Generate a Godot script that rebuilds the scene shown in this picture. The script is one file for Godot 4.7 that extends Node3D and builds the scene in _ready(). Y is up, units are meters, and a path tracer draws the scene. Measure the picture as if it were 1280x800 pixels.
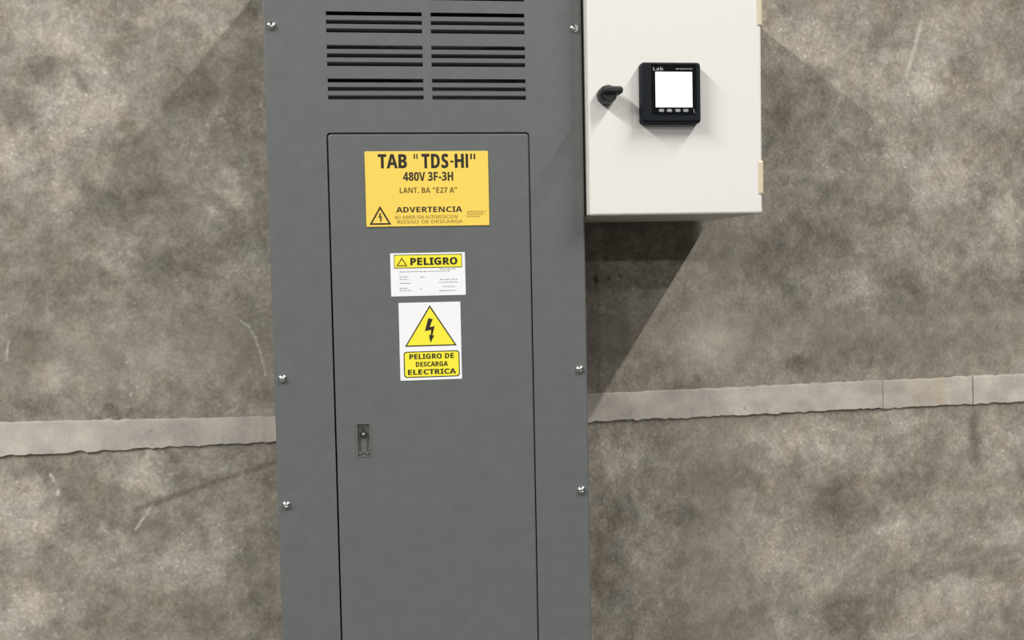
extends Node3D
# A grey electrical panel and a white meter enclosure on a stained concrete wall in a large hall.
# Metres, y up. The panel's front is the plane z = 0, the concrete wall stands behind it at z = WALL_Z.

const WALL_Z := -0.24
const LAMP_ENERGY := 46.0
const LAMPS := [[4.6, 3.9, 4.4, 1.65], [-6.4, 5.0, 5.0, 3.5], [4.6, 12.4, 1.2, 0.95], [-6.4, 12.4, 1.2, 1.15], [4.6, 21.6, 1.2, 2.2], [-6.4, 21.6, 1.2, 2.4]]

# Stains and pale patches seen on the concrete: [x, y, half width, half height, tone]
const STAINS := [
	[-0.358,1.956,0.047,0.042,0.60], [-0.350,1.824,0.054,0.042,0.80], [-0.399,1.768,0.040,0.028,0.50], [-0.431,1.969,0.053,0.055,0.35], [-0.467,1.748,0.027,0.035,0.80],
	[-0.182,1.760,0.042,0.035,0.35], [-0.111,1.810,0.014,0.013,0.70], [-0.088,1.674,0.025,0.032,0.90], [-0.299,1.577,0.019,0.043,0.50], [-0.086,1.523,0.042,0.029,0.40],
	[-0.157,1.696,0.035,0.026,0.30], [-0.383,1.677,0.019,0.063,0.50], [-0.195,1.993,0.069,0.020,0.40], [-0.313,1.901,0.020,0.021,0.50], [-0.027,1.824,0.017,0.036,0.50],
	[-0.394,1.900,0.023,0.018,-0.90], [-0.270,1.789,0.019,0.020,-0.70], [-0.238,1.747,0.055,0.057,-0.55], [-0.268,1.655,0.069,0.035,-0.70], [-0.165,1.859,0.055,0.042,-0.50],
	[-0.052,1.902,0.031,0.057,-0.60], [-0.408,1.551,0.081,0.071,-0.65], [-0.225,1.540,0.048,0.021,-0.60], [-0.112,1.589,0.014,0.026,-0.70], [-0.445,1.629,0.029,0.021,-0.40],
	[-0.448,1.817,0.021,0.035,-0.50], [-0.046,2.004,0.020,0.020,-0.80], [-0.216,1.957,0.034,0.021,-0.40], [-0.335,1.873,0.019,0.014,-0.50], [-0.210,1.361,0.077,0.043,0.55],
	[-0.402,1.353,0.041,0.021,0.50], [-0.272,1.175,0.049,0.029,0.70], [-0.466,1.112,0.041,0.057,0.60], [-0.180,1.009,0.057,0.044,0.60], [-0.333,1.032,0.062,0.036,0.30],
	[-0.494,0.926,0.041,0.043,0.70], [-0.137,1.051,0.028,0.044,0.40], [-0.090,1.178,0.043,0.015,0.40], [-0.155,1.125,0.035,0.037,0.20], [-0.433,0.936,0.055,0.029,0.30],
	[-0.455,1.397,0.040,0.040,-0.70], [-0.425,1.303,0.034,0.023,-0.60], [-0.317,1.282,0.055,0.009,-0.90], [-0.381,1.197,0.096,0.013,-0.60], [-0.357,1.128,0.044,0.046,-0.75],
	[-0.303,1.082,0.039,0.015,-0.50], [-0.204,1.324,0.021,0.013,-0.60], [-0.055,0.927,0.022,0.067,-0.60], [-0.443,1.180,0.054,0.014,-0.30], [-0.182,1.156,0.035,0.012,-0.40],
	[-0.229,1.213,0.042,0.009,-0.70], [-0.043,1.297,0.029,0.015,-0.30], [-0.296,0.913,0.070,0.029,-0.20], [0.771,1.375,0.072,0.034,0.60], [0.964,1.377,0.057,0.028,0.60],
	[0.626,1.164,0.031,0.039,0.60], [1.029,1.178,0.091,0.032,0.70], [0.882,1.192,0.049,0.013,0.50], [1.196,1.216,0.059,0.022,0.60], [1.418,1.162,0.044,0.049,0.50],
	[0.912,0.978,0.082,0.064,0.35], [1.170,1.012,0.027,0.052,0.50], [1.298,0.851,0.095,0.049,0.40], [1.384,0.985,0.070,0.041,0.40], [0.687,1.022,0.048,0.047,0.30],
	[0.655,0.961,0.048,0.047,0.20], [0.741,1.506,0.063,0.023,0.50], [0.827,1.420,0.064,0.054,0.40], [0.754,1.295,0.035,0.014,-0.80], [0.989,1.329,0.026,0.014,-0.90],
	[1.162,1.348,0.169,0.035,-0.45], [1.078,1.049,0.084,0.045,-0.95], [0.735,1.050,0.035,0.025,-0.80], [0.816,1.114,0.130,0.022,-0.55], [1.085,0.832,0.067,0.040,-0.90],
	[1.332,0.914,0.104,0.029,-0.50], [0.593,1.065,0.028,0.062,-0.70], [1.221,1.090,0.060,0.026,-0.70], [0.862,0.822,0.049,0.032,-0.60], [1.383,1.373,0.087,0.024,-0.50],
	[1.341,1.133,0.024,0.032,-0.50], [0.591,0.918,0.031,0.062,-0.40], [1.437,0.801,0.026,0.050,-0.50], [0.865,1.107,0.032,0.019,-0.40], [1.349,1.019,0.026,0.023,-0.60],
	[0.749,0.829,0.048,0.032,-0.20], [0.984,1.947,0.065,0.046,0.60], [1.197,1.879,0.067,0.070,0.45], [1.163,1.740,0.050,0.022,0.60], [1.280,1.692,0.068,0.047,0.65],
	[0.999,1.702,0.073,0.015,0.50], [1.063,1.484,0.074,0.039,0.55], [1.417,1.612,0.034,0.032,0.50], [1.365,1.514,0.069,0.016,0.50], [1.247,1.864,0.033,0.031,0.40],
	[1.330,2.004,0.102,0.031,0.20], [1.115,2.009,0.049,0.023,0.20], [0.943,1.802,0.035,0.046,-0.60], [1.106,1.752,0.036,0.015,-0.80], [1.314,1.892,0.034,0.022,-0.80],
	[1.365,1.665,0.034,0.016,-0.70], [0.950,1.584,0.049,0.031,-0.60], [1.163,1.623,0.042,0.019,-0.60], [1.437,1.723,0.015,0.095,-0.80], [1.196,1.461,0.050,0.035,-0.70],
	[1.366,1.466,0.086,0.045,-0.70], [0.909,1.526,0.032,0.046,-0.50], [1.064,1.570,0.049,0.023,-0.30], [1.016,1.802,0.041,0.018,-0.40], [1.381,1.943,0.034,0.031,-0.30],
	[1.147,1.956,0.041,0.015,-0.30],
]

var used := {}
var M := {}

# ------------------------------------------------------------------ nodes
func numbered(called: String) -> String:
	if not used.has(called):
		used[called] = 0
		return called
	used[called] += 1
	return "%s_%03d" % [called, used[called]]

func thing(called: String, label: String, category: String, at := Vector3.ZERO, group := "") -> Node3D:
	var o := Node3D.new()
	o.name = numbered(called)
	add_child(o)
	o.position = at
	o.set_meta("label", label)
	o.set_meta("category", category)
	if group != "":
		o.set_meta("group", group)
	return o

func put(called: String, mesh: Mesh, parent: Node, label := "") -> MeshInstance3D:
	var o := MeshInstance3D.new()
	o.name = called
	o.mesh = mesh
	o.cast_shadow = GeometryInstance3D.SHADOW_CASTING_SETTING_ON
	parent.add_child(o, true)
	if label != "":
		o.set_meta("label", label)
	return o

# ------------------------------------------------------------------ shapes
func begin(smooth := false) -> SurfaceTool:
	var st := SurfaceTool.new()
	st.begin(Mesh.PRIMITIVE_TRIANGLES)
	st.set_smooth_group(0 if smooth else -1)
	return st

func done(st: SurfaceTool, m: Material, onto: ArrayMesh = null) -> ArrayMesh:
	st.generate_normals()
	st.set_material(m)
	return st.commit(onto)

func tri(st: SurfaceTool, a: Vector3, b: Vector3, c: Vector3) -> void:
	if (b - a).cross(c - a).length_squared() < 1e-18:
		return
	for p in [a, c, b]:
		st.set_uv(Vector2((p.x + 1.0) / 3.28, (2.6 - p.y) / 2.2))
		st.add_vertex(p)

func quad(st: SurfaceTool, a: Vector3, b: Vector3, c: Vector3, d: Vector3) -> void:
	tri(st, a, b, c)
	tri(st, a, c, d)

func box(st: SurfaceTool, lo: Vector3, hi: Vector3) -> void:
	var p := []
	for i in 8:
		p.append(Vector3(hi.x if i & 1 else lo.x, hi.y if i & 2 else lo.y, hi.z if i & 4 else lo.z))
	for f in [[4, 5, 7, 6], [1, 0, 2, 3], [5, 1, 3, 7], [0, 4, 6, 2], [6, 7, 3, 2], [0, 1, 5, 4]]:
		quad(st, p[f[0]], p[f[1]], p[f[2]], p[f[3]])

# a rounded rectangle, counter-clockwise seen from the front
func rrect(x0: float, x1: float, y0: float, y1: float, r: float, z: float, n := 5) -> PackedVector3Array:
	var out := PackedVector3Array()
	r = maxf(r, 0.00002)
	for k in 4:
		var cx := x1 - r if k == 0 or k == 3 else x0 + r
		var cy := y1 - r if k < 2 else y0 + r
		for i in n + 1:
			var a := (k + float(i) / n) * PI / 2
			out.append(Vector3(cx + cos(a) * r, cy + sin(a) * r, z))
	return out

func circle(cx: float, cy: float, r: float, z: float, n := 24) -> PackedVector3Array:
	var out := PackedVector3Array()
	for i in n:
		var a := TAU * i / n
		out.append(Vector3(cx + cos(a) * r, cy + sin(a) * r, z))
	return out

func cap(st: SurfaceTool, ring: PackedVector3Array, front: bool) -> void:
	var mid := Vector3.ZERO
	for p in ring:
		mid += p
	mid /= ring.size()
	for i in ring.size():
		var a := ring[i]
		var b := ring[(i + 1) % ring.size()]
		if front:
			tri(st, mid, a, b)
		else:
			tri(st, mid, b, a)

# skins a row of rings (back to front)
func loft(st: SurfaceTool, rings: Array, back := true, front := true) -> void:
	for k in rings.size() - 1:
		var r0: PackedVector3Array = rings[k]
		var r1: PackedVector3Array = rings[k + 1]
		for i in r0.size():
			var j := (i + 1) % r0.size()
			quad(st, r0[i], r0[j], r1[j], r1[i])
	if back:
		cap(st, rings[0], false)
	if front:
		cap(st, rings[rings.size() - 1], true)

func slab(st: SurfaceTool, x0: float, x1: float, y0: float, y1: float, z0: float, z1: float, r: float, bev: float) -> void:
	var b := bev * 0.3
	loft(st, [rrect(x0, x1, y0, y1, r, z0), rrect(x0, x1, y0, y1, r, z1 - bev),
		rrect(x0 + b, x1 - b, y0 + b, y1 - b, maxf(r - b, 0.0), z1 - b),
		rrect(x0 + bev, x1 - bev, y0 + bev, y1 - bev, maxf(r - bev, 0.0), z1)])

func lathe(st: SurfaceTool, cx: float, cy: float, profile: Array, n := 24) -> void:
	var rings := []
	for p in profile:
		rings.append(circle(cx, cy, p[0], p[1], n))
	loft(st, rings)

# flat sheet with rectangular holes: [x0, x1, y0, y1]
func sheet(st: SurfaceTool, x0: float, x1: float, y0: float, y1: float, holes: Array, z0: float, z1: float) -> void:
	var xs := [x0, x1]
	var ys := [y0, y1]
	for h in holes:
		for k in 2:
			if not xs.has(h[k]):
				xs.append(h[k])
			if not ys.has(h[2 + k]):
				ys.append(h[2 + k])
	xs.sort()
	ys.sort()
	for i in xs.size() - 1:
		for j in ys.size() - 1:
			var mx: float = (xs[i] + xs[i + 1]) / 2
			var my: float = (ys[j] + ys[j + 1]) / 2
			var solid := true
			for h in holes:
				if mx > h[0] and mx < h[1] and my > h[2] and my < h[3]:
					solid = false
			if solid:
				for side in 2:
					var z := z1 if side == 0 else z0
					var a := Vector3(xs[i], ys[j], z)
					var b := Vector3(xs[i + 1], ys[j], z)
					var c := Vector3(xs[i + 1], ys[j + 1], z)
					var d := Vector3(xs[i], ys[j + 1], z)
					if side == 0:
						quad(st, a, b, c, d)
					else:
						quad(st, a, d, c, b)
	for h in holes:
		var p := [Vector2(h[0], h[2]), Vector2(h[1], h[2]), Vector2(h[1], h[3]), Vector2(h[0], h[3])]
		for k in 4:
			var a: Vector2 = p[k]
			var b: Vector2 = p[(k + 1) % 4]
			quad(st, Vector3(b.x, b.y, z0), Vector3(a.x, a.y, z0), Vector3(a.x, a.y, z1), Vector3(b.x, b.y, z1))

# folded sheet-metal front: rounded rim all round, holes in the flat middle
func pan(st: SurfaceTool, x0: float, x1: float, y0: float, y1: float, holes: Array, zb: float, z1: float, r: float, bev: float, t: float) -> void:
	var e := maxf(r, bev) + 0.0005
	var b := bev * 0.3
	loft(st, [rrect(x0, x1, y0, y1, r, zb), rrect(x0, x1, y0, y1, r, z1 - bev),
		rrect(x0 + b, x1 - b, y0 + b, y1 - b, maxf(r - b, 0.0), z1 - b),
		rrect(x0 + bev, x1 - bev, y0 + bev, y1 - bev, maxf(r - bev, 0.0), z1),
		rrect(x0 + e, x1 - e, y0 + e, y1 - e, 0.0, z1)], false, false)
	sheet(st, x0 + e, x1 - e, y0 + e, y1 - e, holes, z1 - t, z1)

func polygon(st: SurfaceTool, pts: Array, z0: float, z1: float) -> void:
	var flat := PackedVector2Array(pts)
	if Geometry2D.is_polygon_clockwise(flat):
		flat.reverse()
	var idx := Geometry2D.triangulate_polygon(flat)
	for k in range(0, idx.size(), 3):
		var a := flat[idx[k]]
		var b := flat[idx[k + 1]]
		var c := flat[idx[k + 2]]
		if (b - a).cross(c - a) < 0.0:
			var s := b
			b = c
			c = s
		tri(st, Vector3(a.x, a.y, z1), Vector3(b.x, b.y, z1), Vector3(c.x, c.y, z1))
	for k in flat.size():
		var a := flat[k]
		var b := flat[(k + 1) % flat.size()]
		quad(st, Vector3(a.x, a.y, z0), Vector3(b.x, b.y, z0), Vector3(b.x, b.y, z1), Vector3(a.x, a.y, z1))

# lettering printed on a surface, fitted into width x height around (cx, cy)
func letters(st: SurfaceTool, text: String, cx: float, cy: float, w: float, h: float, z: float, bold := true, heavy := 0.0) -> void:
	var f := SystemFont.new()
	f.font_names = PackedStringArray(["Droid Sans"])
	f.font_weight = 700 if bold else 400
	var fv := FontVariation.new()
	fv.base_font = f
	fv.variation_embolden = heavy
	var tm := TextMesh.new()
	tm.font = fv
	tm.font_size = 48
	tm.pixel_size = 0.01
	tm.depth = 0.01
	tm.curve_step = 1.5
	tm.text = text
	var bb := tm.get_aabb()
	var k := Vector3(w / bb.size.x, h / bb.size.y, 0.00012 / maxf(bb.size.z, 0.001))
	var mid := bb.get_center()
	var t := Transform3D(Basis.from_scale(k), Vector3(cx, cy, z))
	t = t * Transform3D(Basis.IDENTITY, -mid)
	st.append_from(tm, 0, t)

func print_done(st: SurfaceTool, m: Material, onto: ArrayMesh) -> ArrayMesh:
	st.set_material(m)
	return st.commit(onto)

# ------------------------------------------------------------------ materials
func paint(c: Color, rough: float, metal := 0.0) -> StandardMaterial3D:
	var m := StandardMaterial3D.new()
	m.albedo_color = c
	m.roughness = rough
	m.metallic = metal
	return m

func noise_image(seed_: int, freq: float, octaves: int, w: int, h: int, gain := 0.5) -> PackedByteArray:
	var n := FastNoiseLite.new()
	n.seed = seed_
	n.noise_type = FastNoiseLite.TYPE_SIMPLEX_SMOOTH
	n.frequency = freq
	n.fractal_type = FastNoiseLite.FRACTAL_FBM
	n.fractal_octaves = octaves
	n.fractal_gain = gain
	var im := n.get_seamless_image(w, h)
	im.convert(Image.FORMAT_L8)
	return im.get_data()

# dye, damp and dust on the concrete: hand-placed patches with ragged edges, cloudy noise, fine grain
func concrete_image(w: int, h: int) -> Array:
	var lw := w / 4
	var lh := h / 4
	var low := PackedFloat32Array()
	low.resize(lw * lh)
	var cell_x := 3.28 / lw
	var cell_y := 2.2 / lh
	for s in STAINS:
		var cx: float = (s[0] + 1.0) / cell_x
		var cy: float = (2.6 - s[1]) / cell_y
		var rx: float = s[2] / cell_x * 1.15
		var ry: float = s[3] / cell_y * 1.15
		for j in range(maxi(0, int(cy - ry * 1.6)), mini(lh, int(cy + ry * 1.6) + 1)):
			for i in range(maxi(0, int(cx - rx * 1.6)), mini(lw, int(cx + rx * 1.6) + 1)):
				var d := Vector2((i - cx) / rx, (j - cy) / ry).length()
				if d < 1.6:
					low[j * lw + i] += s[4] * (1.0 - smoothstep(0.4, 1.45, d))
	var n_warp_x := noise_image(11, 0.03, 4, w, h, 0.65)
	var n_warp_y := noise_image(12, 0.03, 4, w, h, 0.65)
	var n_cloud := noise_image(13, 0.010, 4, w, h, 0.5)
	var n_mid := noise_image(14, 0.06, 3, w, h, 0.6)
	var n_fine := noise_image(15, 0.23, 2, w, h, 0.6)
	var n_grit := noise_image(18, 0.42, 1, w, h, 0.6)
	var n_blot := noise_image(19, 0.026, 3, w, h, 0.55)
	var n_tint := noise_image(16, 0.02, 3, w, h)
	var n_salt := noise_image(17, 0.16, 3, w, h, 0.7)
	var px := PackedByteArray()
	px.resize(w * h * 3)
	var tone := PackedFloat32Array()
	tone.resize(w * h)
	var dark := Vector3(90, 83, 71)
	var mid := Vector3(143, 135, 122)
	var pale := Vector3(202, 192, 177)
	for y in h:
		for x in w:
			var k := y * w + x
			var fx := (x + (n_warp_x[k] - 128) * 0.12) * 0.25
			var fy := (y + (n_warp_y[k] - 128) * 0.12) * 0.25
			var ix := clampi(int(fx), 0, lw - 2)
			var iy := clampi(int(fy), 0, lh - 2)
			fx = clampf(fx - ix, 0.0, 1.0)
			fy = clampf(fy - iy, 0.0, 1.0)
			var q := iy * lw + ix
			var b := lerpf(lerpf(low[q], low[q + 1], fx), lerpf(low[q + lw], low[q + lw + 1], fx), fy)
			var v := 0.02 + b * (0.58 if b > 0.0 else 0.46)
			v += (n_cloud[k] - 128) * 0.0020 + (n_blot[k] - 128) * 0.0020 + (n_mid[k] - 128) * 0.0024 + (n_fine[k] - 128) * 0.0026 + (n_grit[k] - 128) * 0.0006
			var salt := n_salt[k] - 172
			if salt > 0:
				v += salt * 0.016 * clampf(0.6 + b, 0.15, 1.2)
			v = clampf(v, -1.15, 1.2)
			tone[k] = v
			var c := mid.lerp(pale, v) if v > 0.0 else mid.lerp(dark, -v)
			var t := (n_tint[k] - 128) * 0.022
			px[k * 3] = clampi(int(c.x + t), 0, 255)
			px[k * 3 + 1] = clampi(int(c.y), 0, 255)
			px[k * 3 + 2] = clampi(int(c.z - t * 0.8), 0, 255)
	return [px, tone, n_mid, n_fine]

# a scratch or scuff of pale or dark matter along a line of wall points
func scuff(px: PackedByteArray, w: int, h: int, pts: Array, width: float, col: Vector3, strength: float, rng: RandomNumberGenerator) -> void:
	for k in pts.size() - 1:
		var a: Vector2 = pts[k]
		var b: Vector2 = pts[k + 1]
		var steps := int(a.distance_to(b) / 0.001) + 1
		for i in steps:
			var p := a.lerp(b, float(i) / steps) + Vector2(rng.randf_range(-1, 1), rng.randf_range(-1, 1)) * 0.0016
			var cx := (p.x + 1.0) / 3.28 * w
			var cy := (2.6 - p.y) / 2.2 * h
			var rr := width / 0.002 * rng.randf_range(0.5, 1.2)
			var s := strength * rng.randf_range(0.1, 1.0)
			for y in range(int(cy - rr - 1), int(cy + rr + 2)):
				for x in range(int(cx - rr - 1), int(cx + rr + 2)):
					var f := s * clampf(1.3 - Vector2(x - cx, y - cy).length() / rr, 0.0, 1.0)
					if f > 0.0:
						var o := (y * w + x) * 3
						px[o] = int(lerpf(px[o], col.x, f))
						px[o + 1] = int(lerpf(px[o + 1], col.y, f))
						px[o + 2] = int(lerpf(px[o + 2], col.z, f))

func make_materials() -> void:
	var w := 1640
	var h := 1100
	var got := concrete_image(w, h)
	var px: PackedByteArray = got[0]
	var rng := RandomNumberGenerator.new()
	rng.seed = 5
	var chalk := Vector3(206, 200, 186)
	var soot := Vector3(84, 77, 66)
	scuff(px, w, h, [Vector2(-0.083, 1.444), Vector2(-0.069, 1.435), Vector2(-0.057, 1.414), Vector2(-0.048, 1.384), Vector2(-0.040, 1.343)], 0.0022, chalk, 0.55, rng)
	scuff(px, w, h, [Vector2(-0.279, 1.070), Vector2(-0.261, 1.094), Vector2(-0.245, 1.117)], 0.0024, chalk, 0.6, rng)
	scuff(px, w, h, [Vector2(-0.420, 1.179), Vector2(-0.414, 1.167)], 0.003, chalk, 0.7, rng)
	scuff(px, w, h, [Vector2(-0.410, 1.139), Vector2(-0.406, 1.150)], 0.003, chalk, 0.8, rng)
	scuff(px, w, h, [Vector2(-0.484, 1.384), Vector2(-0.484, 1.403), Vector2(-0.478, 1.420)], 0.0022, chalk, 0.5, rng)
	scuff(px, w, h, [Vector2(1.200, 1.887), Vector2(1.213, 1.926), Vector2(1.233, 1.995)], 0.005, chalk, 0.25, rng)
	scuff(px, w, h, [Vector2(-0.28, 1.106), Vector2(-0.162, 1.143), Vector2(-0.025, 1.184)], 0.006, soot, 0.10, rng)
	scuff(px, w, h, [Vector2(1.342, 1.23), Vector2(1.345, 1.12)], 0.012, soot, 0.035, rng)
	scuff(px, w, h, [Vector2(0.575, 1.508), Vector2(0.577, 1.497)], 0.004, soot, 0.8, rng)
	scuff(px, w, h, [Vector2(0.60, 1.508), Vector2(0.602, 1.502)], 0.003, soot, 0.7, rng)
	scuff(px, w, h, [Vector2(0.622, 1.512), Vector2(0.622, 1.507)], 0.003, soot, 0.7, rng)
	var im := Image.create_from_data(w, h, false, Image.FORMAT_RGB8, px)
	var bump := PackedByteArray()
	bump.resize(w * h)
	var nm: PackedByteArray = got[2]
	var nf: PackedByteArray = got[3]
	for k in w * h:
		bump[k] = clampi(int(128 + (nm[k] - 128) * 0.35 + (nf[k] - 128) * 0.30), 0, 255)
	var bi := Image.create_from_data(w, h, false, Image.FORMAT_L8, bump)
	bi.convert(Image.FORMAT_RGBA8)
	bi.bump_map_to_normal_map(2.0)
	var m := paint(Color.WHITE, 0.88)
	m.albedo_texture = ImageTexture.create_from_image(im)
	m.normal_enabled = true
	m.normal_texture = ImageTexture.create_from_image(bi)
	m.normal_scale = 0.35
	M.concrete = m

	# smoother trowelled strip
	var bw := 1024
	var bh := 128
	var b1 := noise_image(31, 0.02, 4, bw, bh, 0.6)
	var b2 := noise_image(32, 0.2, 2, bw, bh, 0.6)
	var b3 := noise_image(33, 0.11, 2, bw, bh, 0.6)
	var bp := PackedByteArray()
	bp.resize(bw * bh * 3)
	for k in bw * bh:
		var v := 178.0 + (b1[k] - 128) * 0.14 + (b2[k] - 128) * 0.05
		if b3[k] > 216:
			v -= (b3[k] - 216) * 1.1
		bp[k * 3] = int(v)
		bp[k * 3 + 1] = int(v - 8)
		bp[k * 3 + 2] = int(v - 19 - (b1[k] - 128) * 0.03)
	# rust run on the strip
	for y in bh:
		for x in bw:
			var wx := x / float(bw) * 2.0 - 0.54
			var f := 0.35 * exp(-pow((wx - 1.268) / 0.012, 2.0)) + 0.2 * exp(-pow((wx - 1.225) / 0.02, 2.0))
			var o := (y * bw + x) * 3
			bp[o + 1] = int(bp[o + 1] - 14 * f)
			bp[o + 2] = int(bp[o + 2] - 40 * f)
	var sm := paint(Color.WHITE, 0.85)
	sm.albedo_texture = ImageTexture.create_from_image(Image.create_from_data(bw, bh, false, Image.FORMAT_RGB8, bp))
	M.strip = sm

	# enamelled sheet steel with a faint orange peel
	var peel := NoiseTexture2D.new()
	peel.width = 512
	peel.height = 512
	peel.seamless = true
	peel.as_normal_map = true
	peel.bump_strength = 1.2
	var pn := FastNoiseLite.new()
	pn.seed = 3
	pn.frequency = 0.05
	peel.noise = pn
	var tone := NoiseTexture2D.new()
	tone.width = 512
	tone.height = 512
	tone.seamless = true
	var tn := FastNoiseLite.new()
	tn.seed = 8
	tn.frequency = 0.012
	tn.fractal_octaves = 5
	tone.noise = tn
	var g := Gradient.new()
	g.set_color(0, Color(0.945, 0.95, 0.955))
	g.set_color(1, Color(1, 1, 1))
	tone.color_ramp = g
	var grey := paint(Color8(102, 105, 102), 0.5)
	grey.albedo_texture = tone
	grey.normal_enabled = true
	grey.normal_texture = peel
	grey.normal_scale = 0.12
	grey.uv1_triplanar = true
	grey.uv1_scale = Vector3(4, 4, 4)
	M.grey = grey
	var white := paint(Color8(234, 230, 223), 0.42)
	white.normal_enabled = true
	white.normal_texture = peel
	white.normal_scale = 0.1
	white.uv1_triplanar = true
	white.uv1_scale = Vector3(8, 8, 8)
	M.white = white
	M.hinge = paint(Color8(218, 203, 174), 0.45)
	M.chrome = paint(Color8(226, 226, 222), 0.24, 1.0)
	M.steel = paint(Color8(130, 132, 128), 0.42, 0.6)
	M.zinc = paint(Color8(150, 152, 152), 0.45, 1.0)
	M.brass_dark = paint(Color8(44, 34, 26), 0.5)
	M.black = paint(Color8(24, 24, 25), 0.5)
	M.bezel = paint(Color8(22, 26, 31), 0.6)
	M.bezel.metallic_specular = 0.3
	M.face = paint(Color8(10, 11, 13), 0.6)
	M.face.metallic_specular = 0.2
	M.button = paint(Color8(150, 154, 152), 0.5)
	M.mark = paint(Color8(160, 163, 162), 0.5)
	var scr := paint(Color8(240, 244, 246), 0.3)
	scr.emission_enabled = true
	scr.emission = Color(1, 1, 1)
	scr.emission_energy_multiplier = 0.55
	M.screen = scr
	M.yellow = paint(Color8(249, 214, 92), 0.4)
	M.lemon = paint(Color8(252, 238, 62), 0.4)
	M.sticker = paint(Color8(247, 246, 247), 0.4)
	M.ink = paint(Color8(38, 28, 16), 0.6)
	M.faded_ink = paint(Color8(112, 82, 24), 0.6)
	M.grey_ink = paint(Color8(150, 148, 142), 0.6)
	M.plaster = paint(Color8(96, 94, 92), 0.9)
	M.slab = paint(Color8(54, 53, 51), 0.7)
	M.deck = paint(Color8(80, 80, 80), 0.8)
	var glow := paint(Color.WHITE, 0.4)
	glow.emission_enabled = true
	glow.emission = Color(1.0, 0.96, 0.9)
	glow.emission_energy_multiplier = 3.0
	M.glow = glow
	M.housing = paint(Color8(70, 72, 74), 0.5)

# ------------------------------------------------------------------ the setting
func structure(called: String, mesh: Mesh) -> MeshInstance3D:
	var o := put(called, mesh, self)
	o.set_meta("kind", "structure")
	return o

func edge(pts: Array, x: float) -> float:
	for k in pts.size() - 1:
		if x <= pts[k + 1][0]:
			var t: float = (x - pts[k][0]) / (pts[k + 1][0] - pts[k][0])
			return lerpf(pts[k][1], pts[k + 1][1], t)
	return pts[pts.size() - 1][1]

func build_hall() -> void:
	var st := begin()
	box(st, Vector3(-22, 0, WALL_Z - 0.3), Vector3(22, 9, WALL_Z))
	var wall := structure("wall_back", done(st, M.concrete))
	# the pour joint: a slightly proud strip of smoother concrete with ragged edges, cracked in places
	var top := [[-6.0, 1.30], [-0.50, 1.2745], [-0.024, 1.2665], [0.561, 1.2865], [1.456, 1.2955], [7.0, 1.33]]
	var low := [[-6.0, 1.22], [-0.50, 1.2140], [-0.024, 1.2195], [0.566, 1.2325], [1.456, 1.2385], [7.0, 1.27]]
	var rag := FastNoiseLite.new()
	rag.seed = 21
	rag.frequency = 45.0
	rag.fractal_octaves = 4
	var cuts := [-6.0, -2.6, 0.2, 1.150, 1.3415, 3.4, 7.0]
	for s in cuts.size() - 1:
		var x0: float = cuts[s] + 0.0006
		var x1: float = cuts[s + 1] - 0.0006
		if s == 3:
			x1 -= 0.0012
		var n := maxi(8, int((x1 - x0) / 0.008))
		st = begin()
		var rows := []
		for i in n + 1:
			var x := lerpf(x0, x1, float(i) / n)
			var yt := edge(top, x) + rag.get_noise_2d(x, 0.0) * 0.003
			var yl := edge(low, x) + rag.get_noise_2d(x, 9.0) * 0.004
			var zf := WALL_Z + 0.0042 + rag.get_noise_2d(x * 0.3, 4.0) * 0.001
			rows.append([Vector3(x, yl, WALL_Z - 0.002), Vector3(x, yl, zf - 0.0008), Vector3(x, yl + 0.0012, zf),
				Vector3(x, yt - 0.004, WALL_Z + 0.0012), Vector3(x, yt, WALL_Z + 0.0004), Vector3(x, yt, WALL_Z - 0.002)])
		for i in n:
			for k in 5:
				quad(st, rows[i][k], rows[i + 1][k], rows[i + 1][k + 1], rows[i][k + 1])
		for k in range(1, 5):
			tri(st, rows[0][0], rows[0][k], rows[0][k + 1])
			tri(st, rows[n][0], rows[n][k + 1], rows[n][k])
		var am := st_strip(st)
		put("joint_strip", am, wall)
	st = begin()
	box(st, Vector3(-22, -0.3, WALL_Z - 0.3), Vector3(22, 0, 30))
	structure("floor", done(st, M.slab))
	st = begin()
	box(st, Vector3(-22, 9, WALL_Z - 0.3), Vector3(22, 9.3, 30))
	structure("ceiling", done(st, M.deck))
	st = begin()
	box(st, Vector3(-22.3, 0, WALL_Z - 0.3), Vector3(-22, 9, 30))
	structure("wall_left", done(st, M.plaster))
	st = begin()
	box(st, Vector3(22, 0, WALL_Z - 0.3), Vector3(22.3, 9, 30))
	structure("wall_right", done(st, M.plaster))
	st = begin()
	box(st, Vector3(-22.3, 0, 30), Vector3(22.3, 9, 30.3))
	structure("wall_front", done(st, M.plaster))

# the strip has its own texture: one repeat every two metres
func st_strip(st: SurfaceTool) -> ArrayMesh:
	var raw := st.commit_to_arrays()
	var v: PackedVector3Array = raw[Mesh.ARRAY_VERTEX]
	var st2 := begin()
	for p in v:
		st2.set_uv(Vector2((p.x + 0.54) / 2.0, (1.4 - p.y) / 0.25))
		st2.add_vertex(p)
	return done(st2, M.strip)

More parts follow.
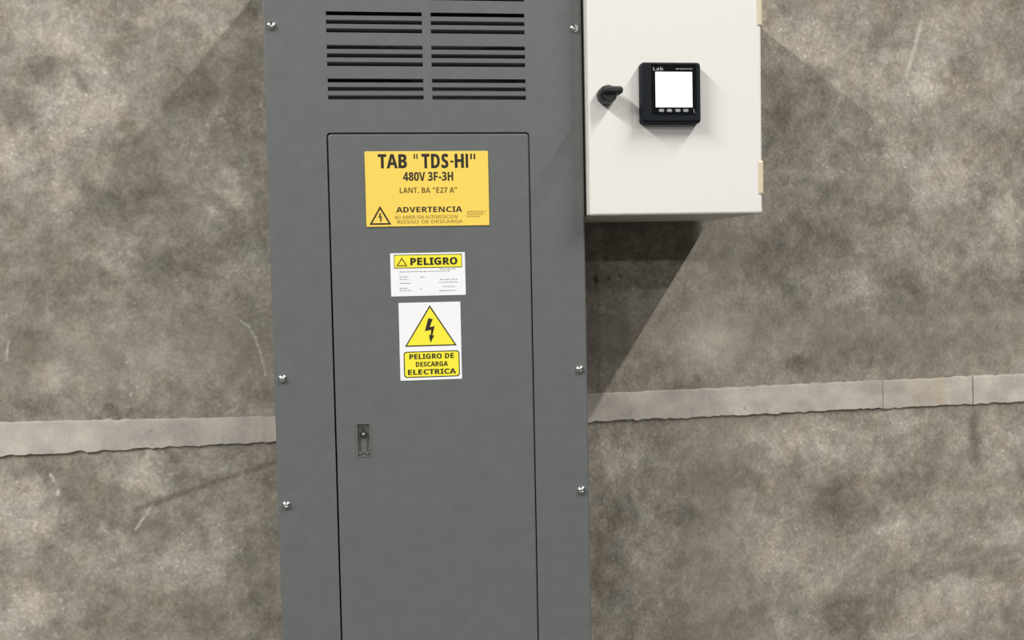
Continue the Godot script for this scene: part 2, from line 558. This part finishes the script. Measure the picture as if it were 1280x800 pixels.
func build_lamps() -> void:
	# two lines of strip lamps running away from the wall: x, z, length and strength of each
	for p in LAMPS:
		var t := thing("strip_lamp", "long strip lamp hanging on two rods from the hall ceiling", "lamp", Vector3(p[0], 7.5, p[1]), "strip lamps of the hall")
		var hl: float = p[2] / 2
		var st := begin()
		slab(st, -0.09, 0.09, -hl, hl, 0.0, 0.08, 0.01, 0.02)
		var up := put("housing", done(st, M.housing), t)
		up.rotation.x = -PI / 2
		st = begin()
		slab(st, -0.07, 0.07, -hl + 0.02, hl - 0.02, 0.0, 0.012, 0.01, 0.004)
		var lens := put("lens", done(st, M.glow), t)
		lens.rotation.x = PI / 2
		for e in [-0.7, 0.7]:
			st = begin()
			lathe(st, 0, 0, [[0.008, 0.08], [0.008, 1.5]], 8)
			var rod := put("rod", done(st, M.housing), t)
			rod.rotation.x = -PI / 2
			rod.position.z = hl * e
		var l := AreaLight3D.new()
		l.name = "lamp_light"
		l.light_color = Color(1.0, 1.0, 0.995)
		l.light_energy = LAMP_ENERGY * p[3]
		l.area_size = Vector2(0.14, p[2])
		l.area_range = 60.0
		l.area_attenuation = 2.0
		l.shadow_enabled = true
		l.position = Vector3(0, -0.02, 0)
		l.rotation.x = -PI / 2
		t.add_child(l, true)

# ------------------------------------------------------------------ the grey panel
func build_panel() -> void:
	var t := thing("electrical_panel", "tall grey steel electrical panel with louvred vents, locked door and warning labels", "electrical panel", Vector3.ZERO)
	# hollow tub against the wall
	var st := begin()
	box(st, Vector3(0.003, 0.40, WALL_Z + 0.006), Vector3(0.505, 2.07, WALL_Z + 0.0075))
	box(st, Vector3(0.003, 0.40, WALL_Z + 0.006), Vector3(0.0045, 2.07, -0.004))
	box(st, Vector3(0.5035, 0.40, WALL_Z + 0.006), Vector3(0.505, 2.07, -0.004))
	box(st, Vector3(0.003, 0.40, WALL_Z + 0.006), Vector3(0.505, 0.4015, -0.004))
	box(st, Vector3(0.003, 2.0685, WALL_Z + 0.006), Vector3(0.505, 2.07, -0.004))
	put("body", done(st, M.grey), t)
	st = begin()
	box(st, Vector3(0.03, 0.45, -0.16), Vector3(0.48, 2.03, -0.156))
	put("inner_plate", done(st, M.grey), t)
	# front trim with the door opening and the vent openings
	var dx0 := 0.0930
	var dx1 := 0.4185
	var dy0 := 0.52
	var dy1 := 1.7475
	var holes := [[dx0, dx1, dy0, dy1]]
	var vents := []
	for r in 4:
		var y := 1.9343 - 0.0525 * (r - 1)
		for c in 2:
			var x0 := 0.0975 if c == 0 else 0.2625
			var x1 := 0.2485 if c == 0 else 0.4140
			vents.append([x0, x1, y - 0.0297, y + 0.0032])
	for v in vents:
		holes.append(v)
	st = begin()
	pan(st, 0.0, 0.508, 0.39, 2.08, holes, -0.022, 0.0, 0.003, 0.0024, 0.002)
	# rounded corners of the door opening
	for k in 2:
		var cx := dx0 if k == 0 else dx1
		var s := 1.0 if k == 0 else -1.0
		var pts := [Vector2(cx, dy1)]
		for i in 6:
			var a := i / 5.0 * PI / 2
			pts.append(Vector2(cx + s * 0.006 * (1 - cos(a)), dy1 - 0.006 * (1 - sin(a))))
		polygon(st, pts, -0.002, 0.0)
	var trim := put("front_trim", done(st, M.grey), t)
	# louvre slats: two in each opening, their faces nearly flush, lower edges folded inwards
	for v in vents:
		for k in 2:
			var yc: float = v[3] - 0.0032 - 0.0133 * k - 0.0066
			st = begin()
			var prof := [Vector2(-0.0062, yc - 0.0068), Vector2(-0.0006, yc - 0.0038), Vector2(-0.0002, yc - 0.0030), Vector2(-0.0002, yc + 0.0032),
				Vector2(-0.0010, yc + 0.0038), Vector2(-0.0018, yc + 0.0032), Vector2(-0.0018, yc - 0.0028), Vector2(-0.0070, yc - 0.0056)]
			for i in prof.size():
				var p: Vector2 = prof[i]
				var q: Vector2 = prof[(i + 1) % prof.size()]
				quad(st, Vector3(v[0], p.y, p.x), Vector3(v[1], p.y, p.x), Vector3(v[1], q.y, q.x), Vector3(v[0], q.y, q.x))
			put("louver_slat", done(st, M.grey), trim)
	# screws
	for p in [[0.0131, 1.9138], [0.4957, 1.9148], [0.0131, 1.3580], [0.4954, 1.3572], [0.0131, 1.1545], [0.4950, 1.1555], [0.0131, 0.60], [0.495, 0.60]]:
		st = begin()
		lathe(st, p[0], p[1], [[0.0072, 0.0], [0.0072, 0.0009], [0.0069, 0.0018], [0.0062, 0.0029], [0.0051, 0.0038], [0.0038, 0.0044], [0.0024, 0.0047], [0.0021, 0.0044], [0.0014, 0.0026], [0.0002, 0.0024]], 28)
		put("screw", done(st, M.chrome), t, "shiny round-headed screw")
	# the door
	var gx0 := dx0 + 0.0026
	var gx1 := dx1 - 0.0018
	var gy1 := dy1 - 0.0026
	st = begin()
	pan(st, gx0, gx1, dy0 + 0.0026, gy1, [[0.1272, 0.1497, 1.2275, 1.2822]], -0.016, 0.0012, 0.005, 0.002, 0.002)
	var door := put("door", done(st, M.grey), t)
	# slide latch sunk in the door
	st = begin()
	var x0 := 0.1272
	var x1 := 0.1497
	var y0 := 1.2275
	var y1 := 1.2822
	loft(st, [rrect(x0 - 0.0006, x1 + 0.0006, y0 - 0.0006, y1 + 0.0006, 0.002, 0.0012), rrect(x0 - 0.0006, x1 + 0.0006, y0 - 0.0006, y1 + 0.0006, 0.002, 0.0019),
		rrect(x0 + 0.0016, x1 - 0.0016, y0 + 0.0016, y1 - 0.0016, 0.002, 0.0019), rrect(x0 + 0.0024, x1 - 0.0024, y0 + 0.0034, y1 - 0.003, 0.002, -0.0045)], false, true)
	box(st, Vector3(x0 + 0.0068, y0 + 0.006, -0.0045), Vector3(x1 - 0.0068, 1.252, -0.0028))
	for sx in [x0 + 0.0050, x1 - 0.0050]:
		lathe(st, sx, y0 + 0.0055, [[0.0020, -0.0045], [0.0020, 0.0010], [0.0012, 0.0018], [0.0002, 0.0020]], 12)
	put("latch_plate", done(st, M.steel), door, "recessed metal latch plate")
	st = begin()
	lathe(st, 0.1382, 1.2640, [[0.0056, -0.0045], [0.0056, 0.0008], [0.0050, 0.0014], [0.0034, 0.0014], [0.0032, 0.0006], [0.0002, 0.0005]], 20)
	box(st, Vector3(0.1368, 1.2690, -0.004), Vector3(0.1392, 1.2742, 0.0008))
	var lk := done(st, M.brass_dark)
	st = begin()
	lathe(st, 0.1384, 1.2636, [[0.0026, 0.0004], [0.0026, 0.0016], [0.0018, 0.0021], [0.0002, 0.0022]], 14)
	lk = done(st, M.chrome, lk)
	put("lock", lk, door, "dark keyed lock with a bright core")
	build_labels(door)

func triangle_ring(st: SurfaceTool, cx: float, yb: float, w: float, h: float, t: float, z0: float, z1: float) -> void:
	var o := [Vector2(cx - w / 2, yb), Vector2(cx + w / 2, yb), Vector2(cx, yb + h)]
	var inn := [Vector2(cx - w / 2 + t * 1.75, yb + t), Vector2(cx + w / 2 - t * 1.75, yb + t), Vector2(cx, yb + h - t * 2.1)]
	for k in 3:
		polygon(st, [o[k], o[(k + 1) % 3], inn[(k + 1) % 3], inn[k]], z0, z1)

func bolt(st: SurfaceTool, cx: float, cy: float, s: float, z0: float, z1: float) -> void:
	polygon(st, [Vector2(cx - 0.05 * s, cy + 0.5 * s), Vector2(cx + 0.13 * s, cy + 0.46 * s), Vector2(cx + 0.0 * s, cy + 0.14 * s), Vector2(cx + 0.2 * s, cy + 0.17 * s),
		Vector2(cx + 0.10 * s, cy - 0.2 * s), Vector2(cx + 0.18 * s, cy - 0.2 * s), Vector2(cx + 0.02 * s, cy - 0.5 * s), Vector2(cx - 0.04 * s, cy - 0.18 * s),
		Vector2(cx + 0.03 * s, cy - 0.19 * s), Vector2(cx + 0.06 * s, cy + 0.02 * s), Vector2(cx - 0.2 * s, cy - 0.02 * s)], z0, z1)

# rows of print too small to read, as short strokes
func strokes(st: SurfaceTool, x0: float, x1: float, y: float, h: float, z: float, rng: RandomNumberGenerator) -> void:
	var x := x0
	while x < x1:
		var w := minf(rng.randf_range(0.002, 0.006), x1 - x)
		box(st, Vector3(x, y - h / 2, z), Vector3(x + w, y + h / 2, z + 0.0001))
		x += w + rng.randf_range(0.0008, 0.0018)

func build_labels(door: Node3D) -> void:
	var zd := 0.0012
	var rng := RandomNumberGenerator.new()
	rng.seed = 77
	# engraved yellow identification plate
	var st := begin()
	slab(st, 0.1522, 0.3500, 1.5972, 1.7172, zd, zd + 0.0014, 0.0015, 0.0005)
	var am := done(st, M.yellow)
	var z := zd + 0.0014
	st = begin()
	letters(st, "TAB", 0.1960, 1.7015, 0.0460, 0.0226, z + 0.00008, true, 0.5)
	letters(st, "TDS", 0.2640, 1.7015, 0.0432, 0.0232, z + 0.00008, true, 0.5)
	letters(st, "H", 0.3031, 1.7015, 0.0150, 0.0226, z + 0.00008, true, 0.5)
	letters(st, "480V 3F-3H", 0.2525, 1.6770, 0.0805, 0.0142, z + 0.00008, true, 0.3)
	letters(st, "ADVERTENCIA", 0.2530, 1.6240, 0.106, 0.0088, z + 0.00008, true, 0.2)
	am = print_done(st, M.ink, am)
	st = begin()
	for b in [[0.3133, 0.3175, 1.6902, 1.7128], [0.2887, 0.2936, 1.6988, 1.7020], [0.2300, 0.2322, 1.7050, 1.7128], [0.2342, 0.2364, 1.7050, 1.7128], [0.3210, 0.3238, 1.7040, 1.7128], [0.3264, 0.3292, 1.7040, 1.7128]]:
		box(st, Vector3(b[0], b[2], z), Vector3(b[1], b[3], z + 0.0001))
	triangle_ring(st, 0.1745, 1.6005, 0.035, 0.030, 0.0026, z, z + 0.0001)
	bolt(st, 0.1745, 1.6115, 0.015, z, z + 0.0001)
	am = done(st, M.ink, am)
	st = begin()
	letters(st, "LANT. BA \"E27 A\"", 0.2525, 1.6548, 0.092, 0.0090, z + 0.00008, true)
	letters(st, "NO ABRIR SIN AUTORIZACION", 0.2480, 1.6120, 0.100, 0.0052, z + 0.00008, false)
	letters(st, "RIESGO DE DESCARGA", 0.2540, 1.6045, 0.105, 0.0052, z + 0.00008, false)
	am = print_done(st, M.faded_ink, am)
	st = begin()
	for k in 4:
		strokes(st, 0.3135, 0.345 - 0.003 * k, 1.6200 - 0.0028 * k, 0.0009, z, rng)
	am = done(st, M.faded_ink, am)
	put("identification_plate", am, door, "yellow plate with black lettering TAB TDS-HI")

	# danger sticker with a yellow heading
	st = begin()
	slab(st, 0.1886, 0.3090, 1.4852, 1.5545, zd, zd + 0.0005, 0.001, 0.0002)
	am = done(st, M.sticker)
	z = zd + 0.0005
	st = begin()
	slab(st, 0.1945, 0.3040, 1.5300, 1.5520, z, z + 0.0001, 0.001, 0.00003)
	am = done(st, M.ink, am)
	st = begin()
	slab(st, 0.1955, 0.3030, 1.5312, 1.5508, z, z + 0.00022, 0.001, 0.00003)
	am = done(st, M.lemon, am)
	st = begin()
	letters(st, "PELIGRO", 0.2585, 1.5408, 0.076, 0.0120, z + 0.0003, true, 0.8)
	am = print_done(st, M.ink, am)
	st = begin()
	triangle_ring(st, 0.2070, 1.5335, 0.018, 0.0145, 0.0018, z + 0.0002, z + 0.00032)
	am = done(st, M.faded_ink, am)
	st = begin()
	for row in [[0.2025, 0.285, 1.5245], [0.268, 0.295, 1.5280], [0.2025, 0.216, 1.5165], [0.2025, 0.217, 1.5125], [0.236, 0.243, 1.5155], [0.2025, 0.221, 1.5060], [0.268, 0.296, 1.5110], [0.266, 0.297, 1.5065],
			[0.2025, 0.216, 1.4980], [0.2025, 0.221, 1.4945], [0.272, 0.292, 1.4995], [0.266, 0.294, 1.4930], [0.235, 0.238, 1.4965]]:
		strokes(st, row[0], row[1], row[2], 0.0013, z, rng)
	am = done(st, M.grey_ink, am)
	put("danger_sticker", am, door, "small white sticker with a yellow PELIGRO heading")

	# high-voltage sticker
	st = begin()
	slab(st, 0.2000, 0.2998, 1.3487, 1.4745, zd, zd + 0.0005, 0.001, 0.0002)
	am = done(st, M.sticker)
	st = begin()
	polygon(st, [Vector2(0.2085, 1.4035), Vector2(0.2925, 1.4035), Vector2(0.2500, 1.4700)], z, z + 0.0001)
	slab(st, 0.2060, 0.2965, 1.3530, 1.3955, z, z + 0.0001, 0.005, 0.00003)
	am = done(st, M.ink, am)
	st = begin()
	polygon(st, [Vector2(0.2120, 1.4055), Vector2(0.2888, 1.4055), Vector2(0.2500, 1.4660)], z, z + 0.0002)
	slab(st, 0.2076, 0.2949, 1.3546, 1.3939, z, z + 0.0002, 0.004, 0.00003)
	am = done(st, M.lemon, am)
	st = begin()
	bolt(st, 0.2492, 1.4290, 0.040, z + 0.0002, z + 0.0003)
	am = done(st, M.ink, am)
	st = begin()
	letters(st, "PELIGRO DE", 0.2513, 1.3872, 0.072, 0.0085, z + 0.00028, true, 0.5)
	letters(st, "DESCARGA", 0.2513, 1.3745, 0.052, 0.0080, z + 0.00028, true, 0.5)
	letters(st, "ELECTRICA", 0.2513, 1.3620, 0.078, 0.0085, z + 0.00028, true, 0.5)
	am = print_done(st, M.ink, am)
	put("voltage_sticker", am, door, "white sticker with a yellow lightning triangle and caption")

# ------------------------------------------------------------------ the white enclosure
func build_enclosure() -> void:
	var t := thing("meter_enclosure", "off-white metal wall enclosure with a black meter and knob beside the grey panel", "enclosure", Vector3.ZERO)
	var x0 := 0.5105
	var x1 := 0.8015
	var y0 := 1.6091
	var y1 := 2.0600
	var zf := 0.030
	var zb := WALL_Z + 0.020
	var st := begin()
	slab(st, x0 + 0.002, x1 - 0.0005, y0 + 0.0005, y1 - 0.002, zb, zf - 0.021, 0.004, 0.001)
	put("body", done(st, M.white), t)
	st = begin()
	slab(st, x0, x1, y0, y1, zf - 0.019, zf, 0.004, 0.0035)
	put("door", done(st, M.white), t)
	st = begin()
	slab(st, x0 + 0.006, x1 - 0.006, y0 + 0.006, y1 - 0.006, zf - 0.0212, zf - 0.0188, 0.003, 0.0001)
	put("gasket", done(st, M.black), t)
	for h in [[1.6399, 1.6959], [1.9147, 1.9720]]:
		st = begin()
		slab(st, x1 - 0.0082, x1 + 0.0022, h[0], h[1], zf - 0.03, zf + 0.0015, 0.0008, 0.0032)
		put("hinge", done(st, M.hinge), t, "beige hinge on the right edge")
	for y in [1.70, 1.95]:
		st = begin()
		box(st, Vector3(0.54, y - 0.02, WALL_Z), Vector3(0.74, y + 0.02, zb))
		put("mounting_rail", done(st, M.zinc), t)
	# quarter-turn knob with a wing
	var kx := 0.5395
	var ky := 1.8009
	st = begin()
	var rings := []
	for p in [[0.0152, 0.0], [0.0152, 0.014], [0.0142, 0.021], [0.0125, 0.026], [0.0112, 0.028]]:
		rings.append(circle(kx, ky, p[0], zf + p[1], 12))
	loft(st, rings)
	var knob := put("knob", done(st, M.black), t, "black quarter-turn knob")
	st = begin()
	slab(st, kx - 0.0125, kx + 0.0215, ky - 0.0015, ky + 0.0105, zf + 0.012, zf + 0.034, 0.005, 0.004)
	put("wing", done(st, M.black), knob)
	# panel meter
	var mx0 := 0.5945
	var mx1 := 0.6922
	var my0 := 1.7546
	var my1 := 1.8520
	st = begin()
	loft(st, [rrect(mx0, mx1, my0, my1, 0.005, zf), rrect(mx0, mx1, my0, my1, 0.005, zf + 0.014), rrect(mx0 + 0.0012, mx1 - 0.0012, my0 + 0.0012, my1 - 0.0012, 0.005, zf + 0.019),
		rrect(mx0 + 0.004, mx1 - 0.004, my0 + 0.004, my1 - 0.004, 0.004, zf + 0.022), rrect(mx0 + 0.0145, mx1 - 0.0075, my0 + 0.0115, my1 - 0.0045, 0.003, zf + 0.022),
		rrect(mx0 + 0.0155, mx1 - 0.0085, my0 + 0.0125, my1 - 0.0055, 0.003, zf + 0.0205)])
	var meter := put("meter", done(st, M.bezel), t, "black square panel meter with a lit screen")
	var zm := zf + 0.0205
	st = begin()
	slab(st, mx0 + 0.0160, mx1 - 0.0090, my0 + 0.0130, my1 - 0.0060, zm, zm + 0.0004, 0.003, 0.0001)
	put("face", done(st, M.face), meter)
	st = begin()
	slab(st, 0.6163, 0.6770, 1.7795, 1.8358, zm + 0.0004, zm + 0.0010, 0.0008, 0.0003)
	put("screen", done(st, M.screen), meter, "bright blank white screen")
	for x in [0.6256, 0.6388, 0.6527, 0.6657]:
		st = begin()
		slab(st, x - 0.0044, x + 0.0044, 1.7717, 1.7768, zm + 0.0004, zm + 0.0016, 0.0024, 0.0006)
		put("button", done(st, M.button), meter, "small grey button under the screen")
	st = begin()
	letters(st, "Lab", 0.6210, 1.8408, 0.0165, 0.0056, zm + 0.0005)
	put("lettering", print_done(st, M.mark, null), meter, "small pale lettering")
	var rng := RandomNumberGenerator.new()
	rng.seed = 4
	st = begin()
	strokes(st, 0.6503, 0.6774, 1.8407, 0.0016, zm + 0.0004, rng)
	put("caption", done(st, M.button), meter, "faint small caption")
	st = begin()
	polygon(st, [Vector2(0.6782, 1.7772), Vector2(0.6792, 1.7772), Vector2(0.6812, 1.7702), Vector2(0.6802, 1.7702)], zm + 0.0004, zm + 0.0005)
	put("tick_mark", done(st, M.button), meter)

# ------------------------------------------------------------------
func _ready() -> void:
	var cam := Camera3D.new()
	cam.name = "camera"
	add_child(cam)
	cam.position = Vector3(0.1673, 1.5236, 1.6543)
	cam.rotation_order = EULER_ORDER_YXZ
	cam.rotation = Vector3(-0.0487, -0.13025, -0.02008)
	cam.fov = 34.825
	cam.near = 0.05
	cam.far = 200.0
	cam.current = true
	var env := Environment.new()
	env.background_mode = Environment.BG_COLOR
	env.background_color = Color(0, 0, 0)
	env.tonemap_mode = Environment.TONE_MAPPER_LINEAR
	env.tonemap_exposure = 0.965
	env.sdfgi_enabled = true
	env.ssao_enabled = true
	env.ssil_enabled = true
	var we := WorldEnvironment.new()
	we.name = "environment"
	we.environment = env
	add_child(we)

	make_materials()
	build_lamps()
	build_hall()
	build_panel()
	build_enclosure()
